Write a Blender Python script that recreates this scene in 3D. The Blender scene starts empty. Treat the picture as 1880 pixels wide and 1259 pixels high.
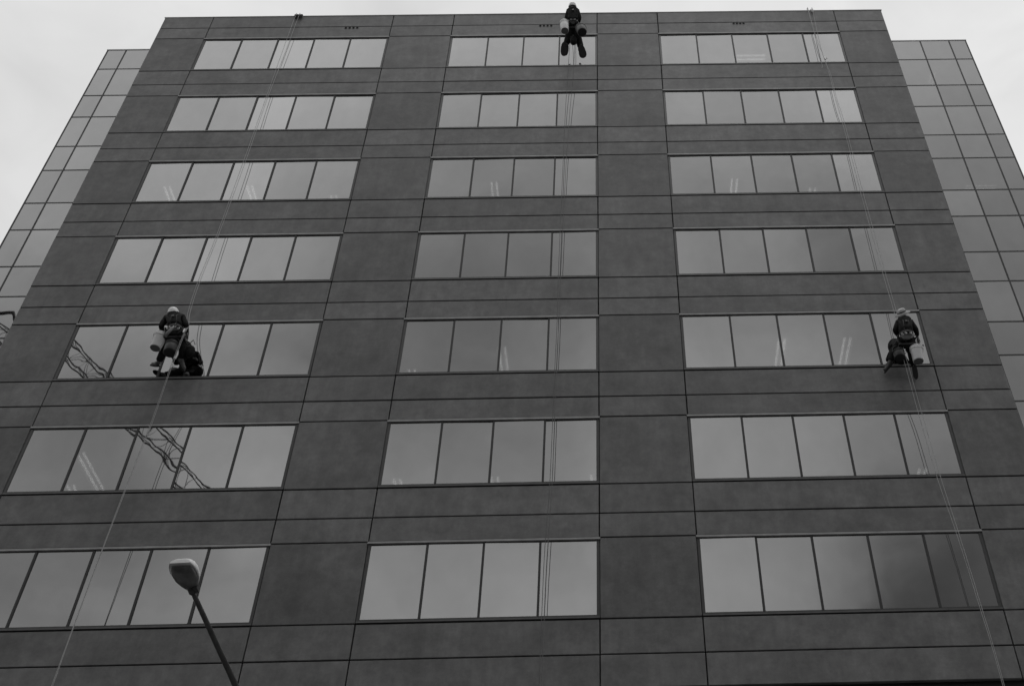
import bpy, bmesh, math, random
from mathutils import Vector, Matrix
R = math.radians
random.seed(7)
scene = bpy.context.scene
COL = scene.collection

# ------------------------------------------------------------------ camera
cam_d = bpy.data.cameras.new('camera'); cam = bpy.data.objects.new('camera', cam_d); COL.objects.link(cam)
pitch, yaw, roll = 0.77118, 0.0288, -0.03695
fw = Vector((math.sin(yaw)*math.cos(pitch), math.cos(yaw)*math.cos(pitch), math.sin(pitch)))
rt = Vector((math.cos(yaw), -math.sin(yaw), 0)); up = rt.cross(fw)
rt2 = rt*math.cos(roll) + up*math.sin(roll); up2 = up*math.cos(roll) - rt*math.sin(roll)
M4 = Matrix((rt2, up2, -fw)).transposed().to_4x4(); M4.translation = Vector((0.344, -19.89, 1.6))
cam.matrix_world = M4
cam_d.sensor_width = 36; cam_d.lens = 2100/1880*36; cam_d.shift_x = (940-1168.4)/1880
cam_d.clip_start = 0.1; cam_d.clip_end = 2000
scene.camera = cam

# ------------------------------------------------------------------ sky and light
world = bpy.data.worlds.new('World'); scene.world = world; world.use_nodes = True
wn, wl = world.node_tree.nodes, world.node_tree.links
wn.clear()
SUN_EL, SUN_ROT = R(78), R(160)
out = wn.new('ShaderNodeOutputWorld'); bg = wn.new('ShaderNodeBackground'); bg.inputs[1].default_value = 0.1
wl.new(bg.outputs[0], out.inputs[0])
sky = wn.new('ShaderNodeTexSky'); sky.sky_type = 'NISHITA'; sky.sun_disc = False
sky.sun_elevation = SUN_EL; sky.sun_rotation = SUN_ROT
bw = wn.new('ShaderNodeRGBToBW'); wl.new(sky.outputs[0], bw.inputs[0])
tc = wn.new('ShaderNodeTexCoord')
def wmath(op, a, b=None, clamp=False):
    n = wn.new('ShaderNodeMath'); n.operation = op; n.use_clamp = clamp
    for i, v in enumerate((a, b)):
        if v is None: continue
        if isinstance(v, (int, float)): n.inputs[i].default_value = v
        else: wl.new(v, n.inputs[i])
    return n.outputs[0]
def wnoise(scale, detail, dist, loc):
    mp = wn.new('ShaderNodeMapping'); mp.inputs['Location'].default_value = loc; mp.inputs['Scale'].default_value = (1, 1, 1.5)
    wl.new(tc.outputs['Generated'], mp.inputs[0])
    n = wn.new('ShaderNodeTexNoise'); n.inputs['Scale'].default_value = scale; n.inputs['Detail'].default_value = detail
    n.inputs['Distortion'].default_value = dist; wl.new(mp.outputs[0], n.inputs[0]); return n.outputs[0]
# warped direction so that the cloud masses have ragged outlines
wv = wn.new('ShaderNodeTexNoise'); wv.inputs['Scale'].default_value = 4.0; wv.inputs['Detail'].default_value = 4
wl.new(tc.outputs['Generated'], wv.inputs[0])
vs = wn.new('ShaderNodeVectorMath'); vs.operation = 'MULTIPLY_ADD'
wl.new(wv.outputs['Color'], vs.inputs[0]); vs.inputs[1].default_value = (0.16,)*3; wl.new(tc.outputs['Generated'], vs.inputs[2])
va = wn.new('ShaderNodeVectorMath'); va.operation = 'SUBTRACT'; wl.new(vs.outputs[0], va.inputs[0]); va.inputs[1].default_value = (0.08,)*3
vn = wn.new('ShaderNodeVectorMath'); vn.operation = 'NORMALIZE'; wl.new(va.outputs[0], vn.inputs[0])
def cloud(direction, r_out, r_in, amt):
    d = Vector(direction).normalized()
    n = wn.new('ShaderNodeVectorMath'); n.operation = 'DOT_PRODUCT'; wl.new(vn.outputs[0], n.inputs[0]); n.inputs[1].default_value = d
    m = wn.new('ShaderNodeMapRange'); m.interpolation_type = 'SMOOTHSTEP'
    m.inputs[1].default_value = math.cos(R(r_out)); m.inputs[2].default_value = math.cos(R(r_in))
    m.inputs[3].default_value = 0; m.inputs[4].default_value = amt
    wl.new(n.outputs['Value'], m.inputs[0]); return m.outputs[0]
CLOUDS = [((0.0, -1.0, 0.40), 44, 8, 0.30),      # broad grey bank over the street behind the viewer
          ((-0.10, -0.70, 0.70), 15, 3, 0.24), ((-0.44, -0.70, 0.56), 12, 2, 0.24), ((-0.42, -0.62, 0.68), 9, 2, 0.08),
          ((0.325, -0.82, 0.46), 10.5, 3.5, 0.43), ((0.16, -0.65, 0.74), 8, 2, 0.12), ((0.33, -0.63, 0.68), 14, 3, 0.16),
          ((-0.30, -0.75, 0.60), 6, 1, -0.16), ((-0.05, -0.84, 0.53), 15, 3, -0.18), ((0.08, -0.72, 0.68), 10, 2, -0.14),
          ((-0.36, -0.50, 0.80), 16, 3, -0.06), ((-0.5, 0.6, 0.6), 50, 5, 0.07)]
val = 0.81
acc = None
for c in CLOUDS:
    o_ = cloud(*c); acc = o_ if acc is None else wmath('ADD', acc, o_)
base = wmath('SUBTRACT', val, acc)
nz = wmath('MULTIPLY', wmath('SUBTRACT', wnoise(3.2, 6, 0.6, (3.1, 0.4, 1.7)), 0.5), 0.34)
nz2 = wmath('MULTIPLY', wmath('SUBTRACT', wnoise(9, 7, 0.8, (1.1, 4.4, 0.7)), 0.5), 0.22)
val_o = wmath('MAXIMUM', wmath('ADD', wmath('ADD', base, nz), nz2), 0.12)
val10 = wmath('MULTIPLY', val_o, 10.0)
mx = wn.new('ShaderNodeMix'); mx.data_type = 'FLOAT'; mx.inputs[0].default_value = 0.06
wl.new(val10, mx.inputs[2]); wl.new(bw.outputs[0], mx.inputs[3]); wl.new(mx.outputs[0], bg.inputs[0])
sd = bpy.data.lights.new('sun', 'SUN'); sd.energy = 0.5; sd.angle = R(25); sd.color = (1, 1, 1)
sun = bpy.data.objects.new('sun', sd); COL.objects.link(sun)
saz = SUN_ROT
sdir = Vector((math.sin(saz)*math.cos(SUN_EL), math.cos(saz)*math.cos(SUN_EL), math.sin(SUN_EL)))
sun.rotation_euler = sdir.to_track_quat('Z', 'Y').to_euler(); sun.location = (20, -40, 60)
vs_ = scene.view_settings; vs_.view_transform = 'Standard'; vs_.look = 'None'; vs_.exposure = 0; vs_.gamma = 1; vs_.use_curve_mapping = False
scene.render.engine = 'CYCLES'
scene.cycles.max_bounces = 8; scene.cycles.transparent_max_bounces = 16

# ------------------------------------------------------------------ materials
def mat(name, col=0.5, rough=0.6, metal=0.0, noise=0.0, nscale=20.0, spec=0.5, bump=0.0):
    m = bpy.data.materials.new(name); m.use_nodes = True
    n, l = m.node_tree.nodes, m.node_tree.links; b = n['Principled BSDF']
    b.inputs['Roughness'].default_value = rough; b.inputs['Metallic'].default_value = metal
    b.inputs['Specular IOR Level'].default_value = spec
    b.inputs['Base Color'].default_value = (col, col, col, 1)
    if noise or bump:
        t = n.new('ShaderNodeTexCoord'); x = n.new('ShaderNodeTexNoise'); x.inputs['Scale'].default_value = nscale; x.inputs['Detail'].default_value = 5
        l.new(t.outputs['Object'], x.inputs[0])
        if noise:
            mr = n.new('ShaderNodeMapRange'); mr.inputs[1].default_value = 0.3; mr.inputs[2].default_value = 0.7
            mr.inputs[3].default_value = col*(1-noise); mr.inputs[4].default_value = col*(1+noise)
            l.new(x.outputs[0], mr.inputs[0]); l.new(mr.outputs[0], b.inputs['Base Color'])
        if bump:
            bu = n.new('ShaderNodeBump'); bu.inputs['Strength'].default_value = 0.8; bu.inputs['Distance'].default_value = bump
            l.new(x.outputs[0], bu.inputs['Height']); l.new(bu.outputs[0], b.inputs['Normal'])
    return m

def concrete(k_=1.0):
    m = bpy.data.materials.new('dark_concrete'); m.use_nodes = True
    n, l = m.node_tree.nodes, m.node_tree.links; b = n['Principled BSDF']
    g = n.new('ShaderNodeNewGeometry'); oi = n.new('ShaderNodeObjectInfo')
    def noise(sc, vec, det=4, rough=0.55, seeded=False):
        mp = n.new('ShaderNodeMapping'); mp.inputs['Scale'].default_value = vec
        l.new(g.outputs['Position'], mp.inputs[0])
        if seeded:
            cx = n.new('ShaderNodeCombineXYZ'); k = n.new('ShaderNodeMath'); k.operation = 'MULTIPLY'; k.inputs[1].default_value = 57
            l.new(oi.outputs['Random'], k.inputs[0]); l.new(k.outputs[0], cx.inputs[0]); l.new(k.outputs[0], cx.inputs[2]); l.new(cx.outputs[0], mp.inputs['Location'])
        t = n.new('ShaderNodeTexNoise'); t.inputs['Scale'].default_value = sc; t.inputs['Detail'].default_value = det; t.inputs['Roughness'].default_value = rough
        l.new(mp.outputs[0], t.inputs[0]); return t.outputs[0]
    def rng(v, a, b_, lo, hi):
        r = n.new('ShaderNodeMapRange'); r.inputs[1].default_value = a; r.inputs[2].default_value = b_
        r.inputs[3].default_value = lo; r.inputs[4].default_value = hi; l.new(v, r.inputs[0]); return r.outputs[0]
    def mul(a, b_):
        k = n.new('ShaderNodeMath'); k.operation = 'MULTIPLY'
        for i, v in enumerate((a, b_)):
            if isinstance(v, float): k.inputs[i].default_value = v
            else: l.new(v, k.inputs[i])
        return k.outputs[0]
    mott = rng(noise(0.85, (1, 1, 1.15), 7, 0.66, True), 0.34, 0.66, 0.70, 1.28)       # broad mottling, its own on every panel
    streak = rng(noise(2.2, (1, 1, 0.10), 5, 0.6), 0.30, 0.75, 0.88, 1.20)         # rain streaks
    dark = rng(noise(5.0, (1, 1, 0.06), 3, 0.5), 0.62, 0.80, 1.0, 0.84)            # occasional darker runs
    brush = rng(noise(3.0, (0.5, 1, 9.0), 3, 0.6), 0.3, 0.7, 0.98, 1.02)           # fine horizontal board marks
    spec = rng(noise(14.0, (1, 1, 1), 4, 0.7), 0.3, 0.7, 0.92, 1.08)
    patch = rng(noise(0.33, (1, 1, 1.6), 2, 0.5), 0.35, 0.65, 0.91, 1.1)
    pan = rng(oi.outputs['Random'], 0, 1, 0.88, 1.12)
    flk = rng(noise(4.2, (1, 1, 0.9), 5, 0.7, True), 0.36, 0.70, 0.88, 1.30)       # pale cloudy bloom
    fine = rng(noise(7.0, (1, 1, 0.14), 3, 0.6), 0.3, 0.7, 0.94, 1.07)
    mott = mul(mul(mott, flk), fine)
    v = mul(mul(mul(mott, streak), mul(brush, spec)), mul(mul(patch, pan), dark))
    v = mul(v, CONC*k_)
    l.new(v, b.inputs['Base Color'])
    b.inputs['Roughness'].default_value = 0.62
    b.inputs['Specular IOR Level'].default_value = 0.7
    bu = n.new('ShaderNodeBump'); bu.inputs['Strength'].default_value = 0.5; bu.inputs['Distance'].default_value = 0.004
    l.new(noise(18.0, (1, 1, 1.6), 5, 0.7), bu.inputs['Height']); l.new(bu.outputs[0], b.inputs['Normal'])
    return m

def glass(name, r0, wave, tint=0.22):
    """coated office glass: part mirror (stronger at a slant), part dim tinted see-through; slightly wavy, each sheet differently"""
    m = bpy.data.materials.new(name); m.use_nodes = True
    n, l = m.node_tree.nodes, m.node_tree.links; n.clear()
    o = n.new('ShaderNodeOutputMaterial'); g = n.new('ShaderNodeNewGeometry'); oi = n.new('ShaderNodeObjectInfo')
    k = n.new('ShaderNodeMath'); k.operation = 'MULTIPLY'; k.inputs[1].default_value = 91
    l.new(oi.outputs['Random'], k.inputs[0])
    cx = n.new('ShaderNodeCombineXYZ'); l.new(k.outputs[0], cx.inputs[0]); l.new(k.outputs[0], cx.inputs[1])
    mp = n.new('ShaderNodeMapping'); l.new(g.outputs['Position'], mp.inputs[0]); l.new(cx.outputs[0], mp.inputs['Location'])
    mp.inputs['Scale'].default_value = (1, 1, 0.8)
    t = n.new('ShaderNodeTexNoise'); t.inputs['Scale'].default_value = 0.95; t.inputs['Detail'].default_value = 2.0; t.inputs['Roughness'].default_value = 0.55
    l.new(mp.outputs[0], t.inputs[0])
    bu = n.new('ShaderNodeBump'); bu.inputs['Strength'].default_value = 1.0; bu.inputs['Distance'].default_value = wave
    l.new(t.outputs[0], bu.inputs['Height'])
    gl = n.new('ShaderNodeBsdfGlossy'); gl.inputs['Roughness'].default_value = 0.012; l.new(bu.outputs[0], gl.inputs['Normal'])
    # faint dirt and smears: vertical, slightly varied reflectance
    mp2 = n.new('ShaderNodeMapping'); mp2.inputs['Scale'].default_value = (1, 1, 0.6); l.new(g.outputs['Position'], mp2.inputs[0]); l.new(cx.outputs[0], mp2.inputs['Location'])
    t2 = n.new('ShaderNodeTexNoise'); t2.inputs['Scale'].default_value = 2.6; t2.inputs['Detail'].default_value = 6; l.new(mp2.outputs[0], t2.inputs[0])
    mr = n.new('ShaderNodeMapRange'); mr.inputs[1].default_value = 0.3; mr.inputs[2].default_value = 0.7; mr.inputs[3].default_value = 0.955; mr.inputs[4].default_value = 1.0
    l.new(t2.outputs[0], mr.inputs[0])
    mr2 = n.new('ShaderNodeMapRange'); mr2.inputs[3].default_value = 0.87; mr2.inputs[4].default_value = 1.04; l.new(oi.outputs['Random'], mr2.inputs[0])
    mm = n.new('ShaderNodeMath'); mm.operation = 'MULTIPLY'; l.new(mr.outputs[0], mm.inputs[0]); l.new(mr2.outputs[0], mm.inputs[1])
    cc = n.new('ShaderNodeCombineColor')
    for i in range(3): l.new(mm.outputs[0], cc.inputs[i])
    l.new(cc.outputs[0], gl.inputs['Color'])
    tr = n.new('ShaderNodeBsdfTransparent'); tr.inputs[0].default_value = (tint, tint, tint, 1)
    lw = n.new('ShaderNodeLayerWeight'); lw.inputs[0].default_value = 0.5     # facing = 1-cos
    pw = n.new('ShaderNodeMath'); pw.operation = 'POWER'; pw.inputs[1].default_value = 4.0; l.new(lw.outputs['Facing'], pw.inputs[0])
    ma = n.new('ShaderNodeMath'); ma.operation = 'MULTIPLY_ADD'; ma.inputs[1].default_value = 1-r0; ma.inputs[2].default_value = r0; l.new(pw.outputs[0], ma.inputs[0])
    ms = n.new('ShaderNodeMixShader'); l.new(ma.outputs[0], ms.inputs[0]); l.new(tr.outputs[0], ms.inputs[1]); l.new(gl.outputs[0], ms.inputs[2])
    l.new(ms.outputs[0], o.inputs[0]); return m

def emit(name, v):
    m = bpy.data.materials.new(name); m.use_nodes = True
    b = m.node_tree.nodes['Principled BSDF']; b.inputs['Base Color'].default_value = (.8, .8, .8, 1)
    b.inputs['Emission Color'].default_value = (1, 1, 1, 1); b.inputs['Emission Strength'].default_value = v; return m

CONC = 0.101
M = dict(
    conc=concrete(), conct=concrete(.86),
    glass=glass('reflective_glass', 0.40, 0.0026, 0.28), clean=glass('freshly_cleaned_glass', 0.47, 0.0024, 0.3), wing=glass('wing_glass', 0.33, 0.0008, 0.15),
    back=mat('joint_black', 0.012, 0.9), frame=mat('dark_anodised_frame', 0.035, 0.45, 0.0, 0.15, 6),
    edge_halo=mat('pale_halo', 0.6, 0.5), sill=mat('sill_metal', 0.085, 0.5, 0, 0.2, 5), trim=mat('pale_metal_trim', 0.30, 0.5, 0.0, 0.2, 3),
    mull=mat('black_gasket', 0.022, 0.6), interior=mat('dim_interior', 0.06, 0.9), ceil=mat('ceiling_tile', 0.10, 0.9, noise=.1, nscale=3),
    tube=emit('lamp_tube', 3.0), louvre=mat('louvre_metal', 0.6, 0.4), housing=mat('lamp_housing', 0.3, 0.5),
    rope=mat('pale_nylon_rope', 0.38, 0.8, 0, 0.25, 60), rope_dark=mat('dark_rope', 0.13, 0.8, 0, 0.25, 60),
    cloth=mat('black_workwear', 0.014, 0.9, 0, 0.45, 14, 0.2, 0.012), jacket=mat('dark_jacket', 0.018, 0.9, 0, 0.5, 10, 0.2, 0.016),
    jacket2=mat('charcoal_jacket', 0.028, 0.9, 0, 0.5, 10, 0.2, 0.016),
    skin=mat('skin', 0.25, 0.6, 0, 0.1, 20), helmet=mat('white_helmet', 0.8, 0.35, 0, 0.08, 30), hat=mat('pale_hat', 0.5, 0.85, 0, 0.15, 30),
    harness=mat('harness_webbing', 0.05, 0.8), metal=mat('bright_alloy', 0.55, 0.3, 0.8), boot=mat('boot_leather', 0.045, 0.6, 0, 0.3, 25), sole=mat('boot_sole', 0.014, 0.8, 0, .3, 40),
    bootpale=mat('worn_boot', 0.11, 0.7, 0, 0.3, 25), pail=mat('white_plastic', 0.8, 0.4, 0, 0.06, 12), pail2=mat('bucket_base', 0.16, 0.6, 0, 0.15, 12), pailb=mat('black_plastic', 0.016, 0.5),
    pailg=mat('grey_plastic', 0.16, 0.5), board=mat('seat_board', 0.02, 0.7), hair=mat('dark_hair', 0.015, 0.8), rag=mat('fleece', 0.3, 0.95, 0, .2, 40, .2, .01),
    pole=mat('galvanised_pole', 0.075, 0.35, 0.3, 0.25, 8), shell=mat('lamp_shell', 0.75, 0.45, 0, 0.15, 8), lens=mat('lamp_lens', 0.15, 0.15, 0, 0.35, 9),
    asphalt=mat('asphalt', 0.05, 0.9, 0, 0.3, 3), paving=mat('paving', 0.2, 0.85, 0, 0.15, 2), kerb=mat('kerb_stone', 0.25, 0.8), crane=mat('crane_steel', 0.02, 0.6), dirt=mat('far_ground', 0.1, 0.95, 0, .2, .1),
    roof=mat('roof_membrane', 0.12, 0.9), pad=mat('edge_pad', 0.03, 0.9), oppwall=mat('far_block_concrete', 0.12, 0.9, 0, .15, .3), oppglass=mat('far_block_glass', 0.02, 0.15), line=mat('road_paint', 0.6, 0.7), spandrel=mat('wing_backing', 0.02, 0.9))

# ------------------------------------------------------------------ mesh helpers
class MB:
    def __init__(s): s.bm = bmesh.new()
    def box(s, x0, x1, y0, y1, z0, z1, mi=0):
        v = [s.bm.verts.new(c) for c in ((x0,y0,z0),(x1,y0,z0),(x1,y1,z0),(x0,y1,z0),(x0,y0,z1),(x1,y0,z1),(x1,y1,z1),(x0,y1,z1))]
        for f in ((0,3,2,1),(4,5,6,7),(0,1,5,4),(1,2,6,5),(2,3,7,6),(3,0,4,7)):
            s.bm.faces.new([v[i] for i in f]).material_index = mi
        return s
    def tube(s, pts, r, n=6, cap=True, mi=0):
        pts = [Vector(p) for p in pts]; rs = r if isinstance(r, (list, tuple)) else [r]*len(pts); rings = []
        prev = None
        for i, p in enumerate(pts):
            t = (pts[min(i+1, len(pts)-1)] - pts[max(i-1, 0)]).normalized()
            if prev is None:
                a = Vector((0, 0, 1)) if abs(t.z) < .9 else Vector((1, 0, 0)); u = t.cross(a).normalized()
            else: u = (prev - t*prev.dot(t)).normalized()
            prev = u; w = t.cross(u)
            rings.append([s.bm.verts.new(p + (u*math.cos(2*math.pi*k/n) + w*math.sin(2*math.pi*k/n))*rs[i]) for k in range(n)])
        for a, b in zip(rings, rings[1:]):
            for k in range(n):
                f = s.bm.faces.new((a[k], a[(k+1) % n], b[(k+1) % n], b[k])); f.smooth = True; f.material_index = mi
        if cap:
            for q in (rings[0][::-1], rings[-1]): s.bm.faces.new(q).material_index = mi
        return s
    def lathe(s, base, axis, prof, n=20, mi=0, sx=1.0, side=None, caps=True):
        """prof = [(radius, height)...] about axis from base; sx widens along 'side'"""
        base = Vector(base); ax = Vector(axis).normalized()
        a = Vector(side) if side else (Vector((0, 0, 1)) if abs(ax.z) < .9 else Vector((0, 1, 0)))
        u = (a - ax*a.dot(ax)).normalized(); w = ax.cross(u); rings = []
        for r, h in prof:
            rings.append([s.bm.verts.new(base + ax*h + u*(r*sx*math.cos(2*math.pi*k/n)) + w*(r*math.sin(2*math.pi*k/n))) for k in range(n)])
        for p, q in zip(rings, rings[1:]):
            for k in range(n):
                f = s.bm.faces.new((p[k], p[(k+1) % n], q[(k+1) % n], q[k])); f.smooth = True; f.material_index = mi
        if caps:
            for q in (rings[0][::-1], rings[-1]): s.bm.faces.new(q).material_index = mi
        return s
    def build(s, name, mats, parent=None, origin=None):
        bmesh.ops.recalc_face_normals(s.bm, faces=s.bm.faces)
        if origin is not None: bmesh.ops.translate(s.bm, verts=s.bm.verts, vec=-Vector(origin))
        me = bpy.data.meshes.new(name); s.bm.to_mesh(me); s.bm.free()
        for m in (mats if isinstance(mats, (list, tuple)) else [mats]): me.materials.append(m)
        o = bpy.data.objects.new(name, me); COL.objects.link(o)
        if parent is not None:
            o.parent = parent
        if origin is not None: place(o, origin)
        return o
WORLD = {}
def place(o, loc):
    """put o at a world location, whatever its (unrotated, unscaled) parent"""
    loc = Vector(loc); WORLD[o.name] = loc
    p = o.parent
    o.location = loc - (WORLD.get(p.name, Vector()) if p else Vector())
def link(o, parent, loc):
    COL.objects.link(o); o.parent = parent; place(o, loc); return o
def empty(name, loc, label, cat, group=None):
    o = bpy.data.objects.new(name, None); COL.objects.link(o); place(o, loc); o.empty_display_size = .2
    return tag(o, label, cat, group)
def tag(o, label, cat, group=None):
    o['label'] = label; o['category'] = cat
    if group: o['group'] = group
    return o
def struct(o): o['kind'] = 'structure'; return o
def P(mb, name, m, parent):            # build with origin at the parent's
    return mb.build(name, m, parent, WORLD[parent.name])
CACHE = {}
def chamfered(w, d, h, c=.011, tall=False):
    """slab with chamfered front edges"""
    key = ('panel', round(w, 3), round(d, 3), round(h, 3))
    if key not in CACHE:
        bm = bmesh.new(); lay = []
        for y, e in ((-d/2, c), (-d/2+c, 0), (d/2, 0)):
            lay.append([bm.verts.new((x_*(w/2-e), y, z_*(h/2-e))) for x_, z_ in ((-1, -1), (1, -1), (1, 1), (-1, 1))])
        for p, q in zip(lay, lay[1:]):
            for i in range(4): bm.faces.new((p[i], p[(i+1) % 4], q[(i+1) % 4], q[i]))
        bm.faces.new(lay[0]); bm.faces.new(lay[-1][::-1]); bmesh.ops.recalc_face_normals(bm, faces=bm.faces)
        me = bpy.data.meshes.new('concrete_panel'); bm.to_mesh(me); bm.free(); me.materials.append(M['conct' if h > 1.6 else 'conc']); CACHE[key] = me
    return CACHE[key]
def cbox(name, w, d, h, m):            # shared box meshes, centred
    key = (name, round(w, 3), round(d, 3), round(h, 3), m.name)
    if key not in CACHE:
        b = MB().box(-w/2, w/2, -d/2, d/2, -h/2, h/2).bm; me = bpy.data.meshes.new(name); b.to_mesh(me); b.free(); me.materials.append(m); CACHE[key] = me
    return CACHE[key]
def piece(name, x0, x1, y0, y1, z0, z1, m, parent):
    o = bpy.data.objects.new(name, cbox(name, x1-x0, y1-y0, z1-z0, m))
    return link(o, parent, ((x0+x1)/2, (y0+y1)/2, (z0+z1)/2))
def curve(pts, k=5):
    pts = [Vector(p) for p in pts]; o = []
    for i in range(len(pts)-1):
        p0, p1, p2, p3 = pts[max(i-1, 0)], pts[i], pts[i+1], pts[min(i+2, len(pts)-1)]
        for j in range(k):
            t = j/k; o.append(.5*((2*p1)+(-p0+p2)*t+(2*p0-5*p1+4*p2-p3)*t*t+(-p0+3*p1-3*p2+p3)*t**3))
    o.append(pts[-1]); return o

# ------------------------------------------------------------------ ground
struct(MB().box(-700, 700, -700, 700, -.3, -.02).build('ground', M['dirt']))
struct(MB().box(-300, 300, -26, -6, -.019, .0).build('road', M['asphalt']))
mb = MB(); [mb.box(x, x+3, -16.06, -15.94, .004, .007) for x in range(-120, 120, 9)]
struct(mb.build('lane_marking', M['line']))
struct(MB().box(-300, 300, -5.7, 5, -.018, .13).build('pavement', M['paving']))
struct(MB().box(-300, 300, -47, -26.3, -.018, .13).build('pavement', M['paving']))
mb = MB().box(-300, 300, -5.997, -5.703, -.017, .135).box(-300, 300, -26.297, -26.003, -.017, .135)
struct(mb.build('kerb', M['kerb']))

# ------------------------------------------------------------------ the concrete block
Z0 = 35.122; FL = 3.3; ZA = 1.912; ZB = 2.687; ZT = Z0+1.341; ZM = Z0+.639; SOF = 11.93
X = [-14.441, -12.815, -6.816, -4.788, 0.0, 2.025, 7.990, 9.625]
G = .0115                               # half a joint
blk = empty('office_building', (-2.4, 3, 0), 'dark precast concrete office block, seven rows of ribbon windows, filling the view', 'building')
def Cz(k): return Z0 - FL*k
def panel(x0, x1, z0, z1):
    dy = random.uniform(-.004, .004); q = lambda: random.uniform(-.002, .002)
    a, b = x0+G+q(), x1-G+q(); o = bpy.data.objects.new('concrete_panel', chamfered(b-a, .08-dy, z1-z0-2*G))
    link(o, blk, ((a+b)/2, (dy+.08)/2, (z0+z1)/2))
for c in range(7):
    x0, x1 = X[c], X[c+1]; solid = c % 2 == 0
    panel(x0, x1, ZM, ZT); panel(x0, x1, Cz(0), ZM)
    for k in range(7):
        if solid: panel(x0, x1, Cz(k)-ZA, Cz(k))
        panel(x0, x1, Cz(k)-ZB, Cz(k)-ZA)
        panel(x0, x1, Cz(k+1) if k < 6 else SOF, Cz(k)-ZB)
mb = MB()
for c in range(0, 7, 2): mb.box(X[c]+(.02 if c == 0 else -.0), X[c+1]-(.02 if c == 6 else 0), .083, .35, SOF+.02, ZT-.03)
for c in (1, 3, 5):
    tops = [ZT-.03] + [Cz(k)-ZA+.085 for k in range(7)]; bots = [Cz(k)+.005 for k in range(7)] + [SOF+.02]
    for a, b in zip(bots, tops): mb.box(X[c]+.001, X[c+1]-.001, .102, .34, a, b)
P(mb, 'backing_wall', M['back'], blk)
P(MB().box(X[0], X[0]+.25, .352, 5.2, SOF, ZT-.031), 'side_wall', M['conc'], blk)
P(MB().box(X[7]-.25, X[7], .352, 5.2, SOF, ZT-.031), 'side_wall', M['conc'], blk)
P(MB().box(X[0]+.25, X[7]-.25, .352, 5.19, ZT-.6, ZT-.25), 'roof', M['roof'], blk)
P(MB().box(X[0]-.01, X[7]+.01, -.012, .36, ZT-.009, ZT+.016), 'roof_halo_strip', M['edge_halo'], blk)  # thin pale strip imitating the bright halo along the roofline, not a real part
P(MB().box(X[0]+.02, X[7]-.02, .085, 5.2, SOF-.12, SOF+.015), 'soffit', M['back'], blk)
# podium below the overhang
mb = MB().box(X[0]+.2, X[7]-.2, 3.2, 3.5, .13, SOF-.125)
P(mb, 'podium_wall', M['back'], blk)
mb = MB()
for i in range(9):
    x = X[0]+.8+i*(X[7]-X[0]-1.6)/8; mb.box(x-.3, x+.3, .5, 1.1, .13, SOF-.125)
for o_ in range(9):
    x = X[0]+.8+o_*(X[7]-X[0]-1.6)/8
    piece('column', x-.3, x+.3, .6, 1.2, .13, SOF-.125, M['conc'], blk)
mb.bm.free()
for x in (6.62, 7.1, 7.22, 7.34, 7.46):
    piece('pale_sliver', x-.02, x+.02, .95, 1.25, 8.5, SOF-.6, M['trim'], blk)  # invented pale strips, suggest bright slivers in the dark recess
# weep vents just under the parapet joint
for xa, xb in ((-8.304, -7.927), (-1.881, -1.52), (4.548, 4.875)):
    for i in range(4):
        x = xa + (xb-xa)*i/3; z = 35.672; s = .034
        mb = MB()
        for a in ((x-s, x-s+.01, z-s, z+s), (x+s-.01, x+s, z-s, z+s), (x-s+.01, x+s-.01, z+s-.01, z+s), (x-s+.01, x+s-.01, z-s, z-s+.01)): mb.box(a[0], a[1], -.016, -.0045, a[2], a[3])
        mb.box(x-s+.01, x+s-.01, -.0075, -.0046, z-s+.01, z+s-.01)
        P(mb, 'weep_vent', M['back'], blk)
# windows
WREC = .03
def window(c, k):
    x0, x1 = X[c]+.02, X[c+1]-.02; zt, zb = Cz(k), Cz(k)-ZA; n = 4 if c == 3 else 5
    fx = .042
    mb = MB().box(x0-.019, x0+fx, .012, .1, zb+.095, zt-.062).box(x1-fx, x1+.019, .012, .1, zb+.095, zt-.062).box(x0, x1, .03, .1, zt-.062, zt-.05).box(x0-.019, x1+.019, .008, .1, zb+.06, zb+.095)
    w = P(mb, 'window', M['frame'], blk); WORLD[w.name] = WORLD[blk.name]
    piece('trim_strip', x0-.035, x1+.035, -.014, .08, zt-.046, zt+.002, M['trim'], w)
    piece('sill', x0-.018, x1+.018, -.006, .1, zb+.02, zb+.056, M['sill'], w)
    W = (x1-x0-2*fx)/n
    for i in range(1, n):
        x = x0+fx+W*i; piece('mullion', x-.023, x+.023, .006, .1, zb+.095, zt-.062, M['mull'], w)
    for i in range(n):
        a = x0+fx+W*i+(.023 if i else 0); b = x0+fx+W*(i+1)-(.023 if i < n-1 else 0); h = ZA-.157; gm = M['clean'] if (c == 5 and i == n-1 and k < 5) or (c == 1 and i == 2 and k < 5) else M['glass']
        o = bpy.data.objects.new('pane', cbox('pane', b-a, .008, h, gm))
        link(o, w, ((a+b)/2, WREC+.004, zt-.062-h/2)); r_ = (random.gauss(0, .0034), 0, random.gauss(0, .0038))
        if (c, k, i) == (1, 6, 4): r_ = (.006, 0, -.009)      # a sheet set slightly out of true
        o.rotation_euler = r_
for k in range(7):
    for c in (1, 3, 5): window(c, k)
# storeys behind the glass
for k in range(7):
    z = Cz(k)+.12
    piece('ceiling', X[0]+.26, X[7]-.26, .352, 5.0, z, z+.05, M['ceil'], blk)
    piece('floor_slab', X[0]+.26, X[7]-.26, .354, 5.0, z+.06, z+.5, M['interior'], blk)
piece('back_partition', X[0]+.26, X[7]-.26, 5.01, 5.15, SOF+.03, ZT-.61, M['interior'], blk)

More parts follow.
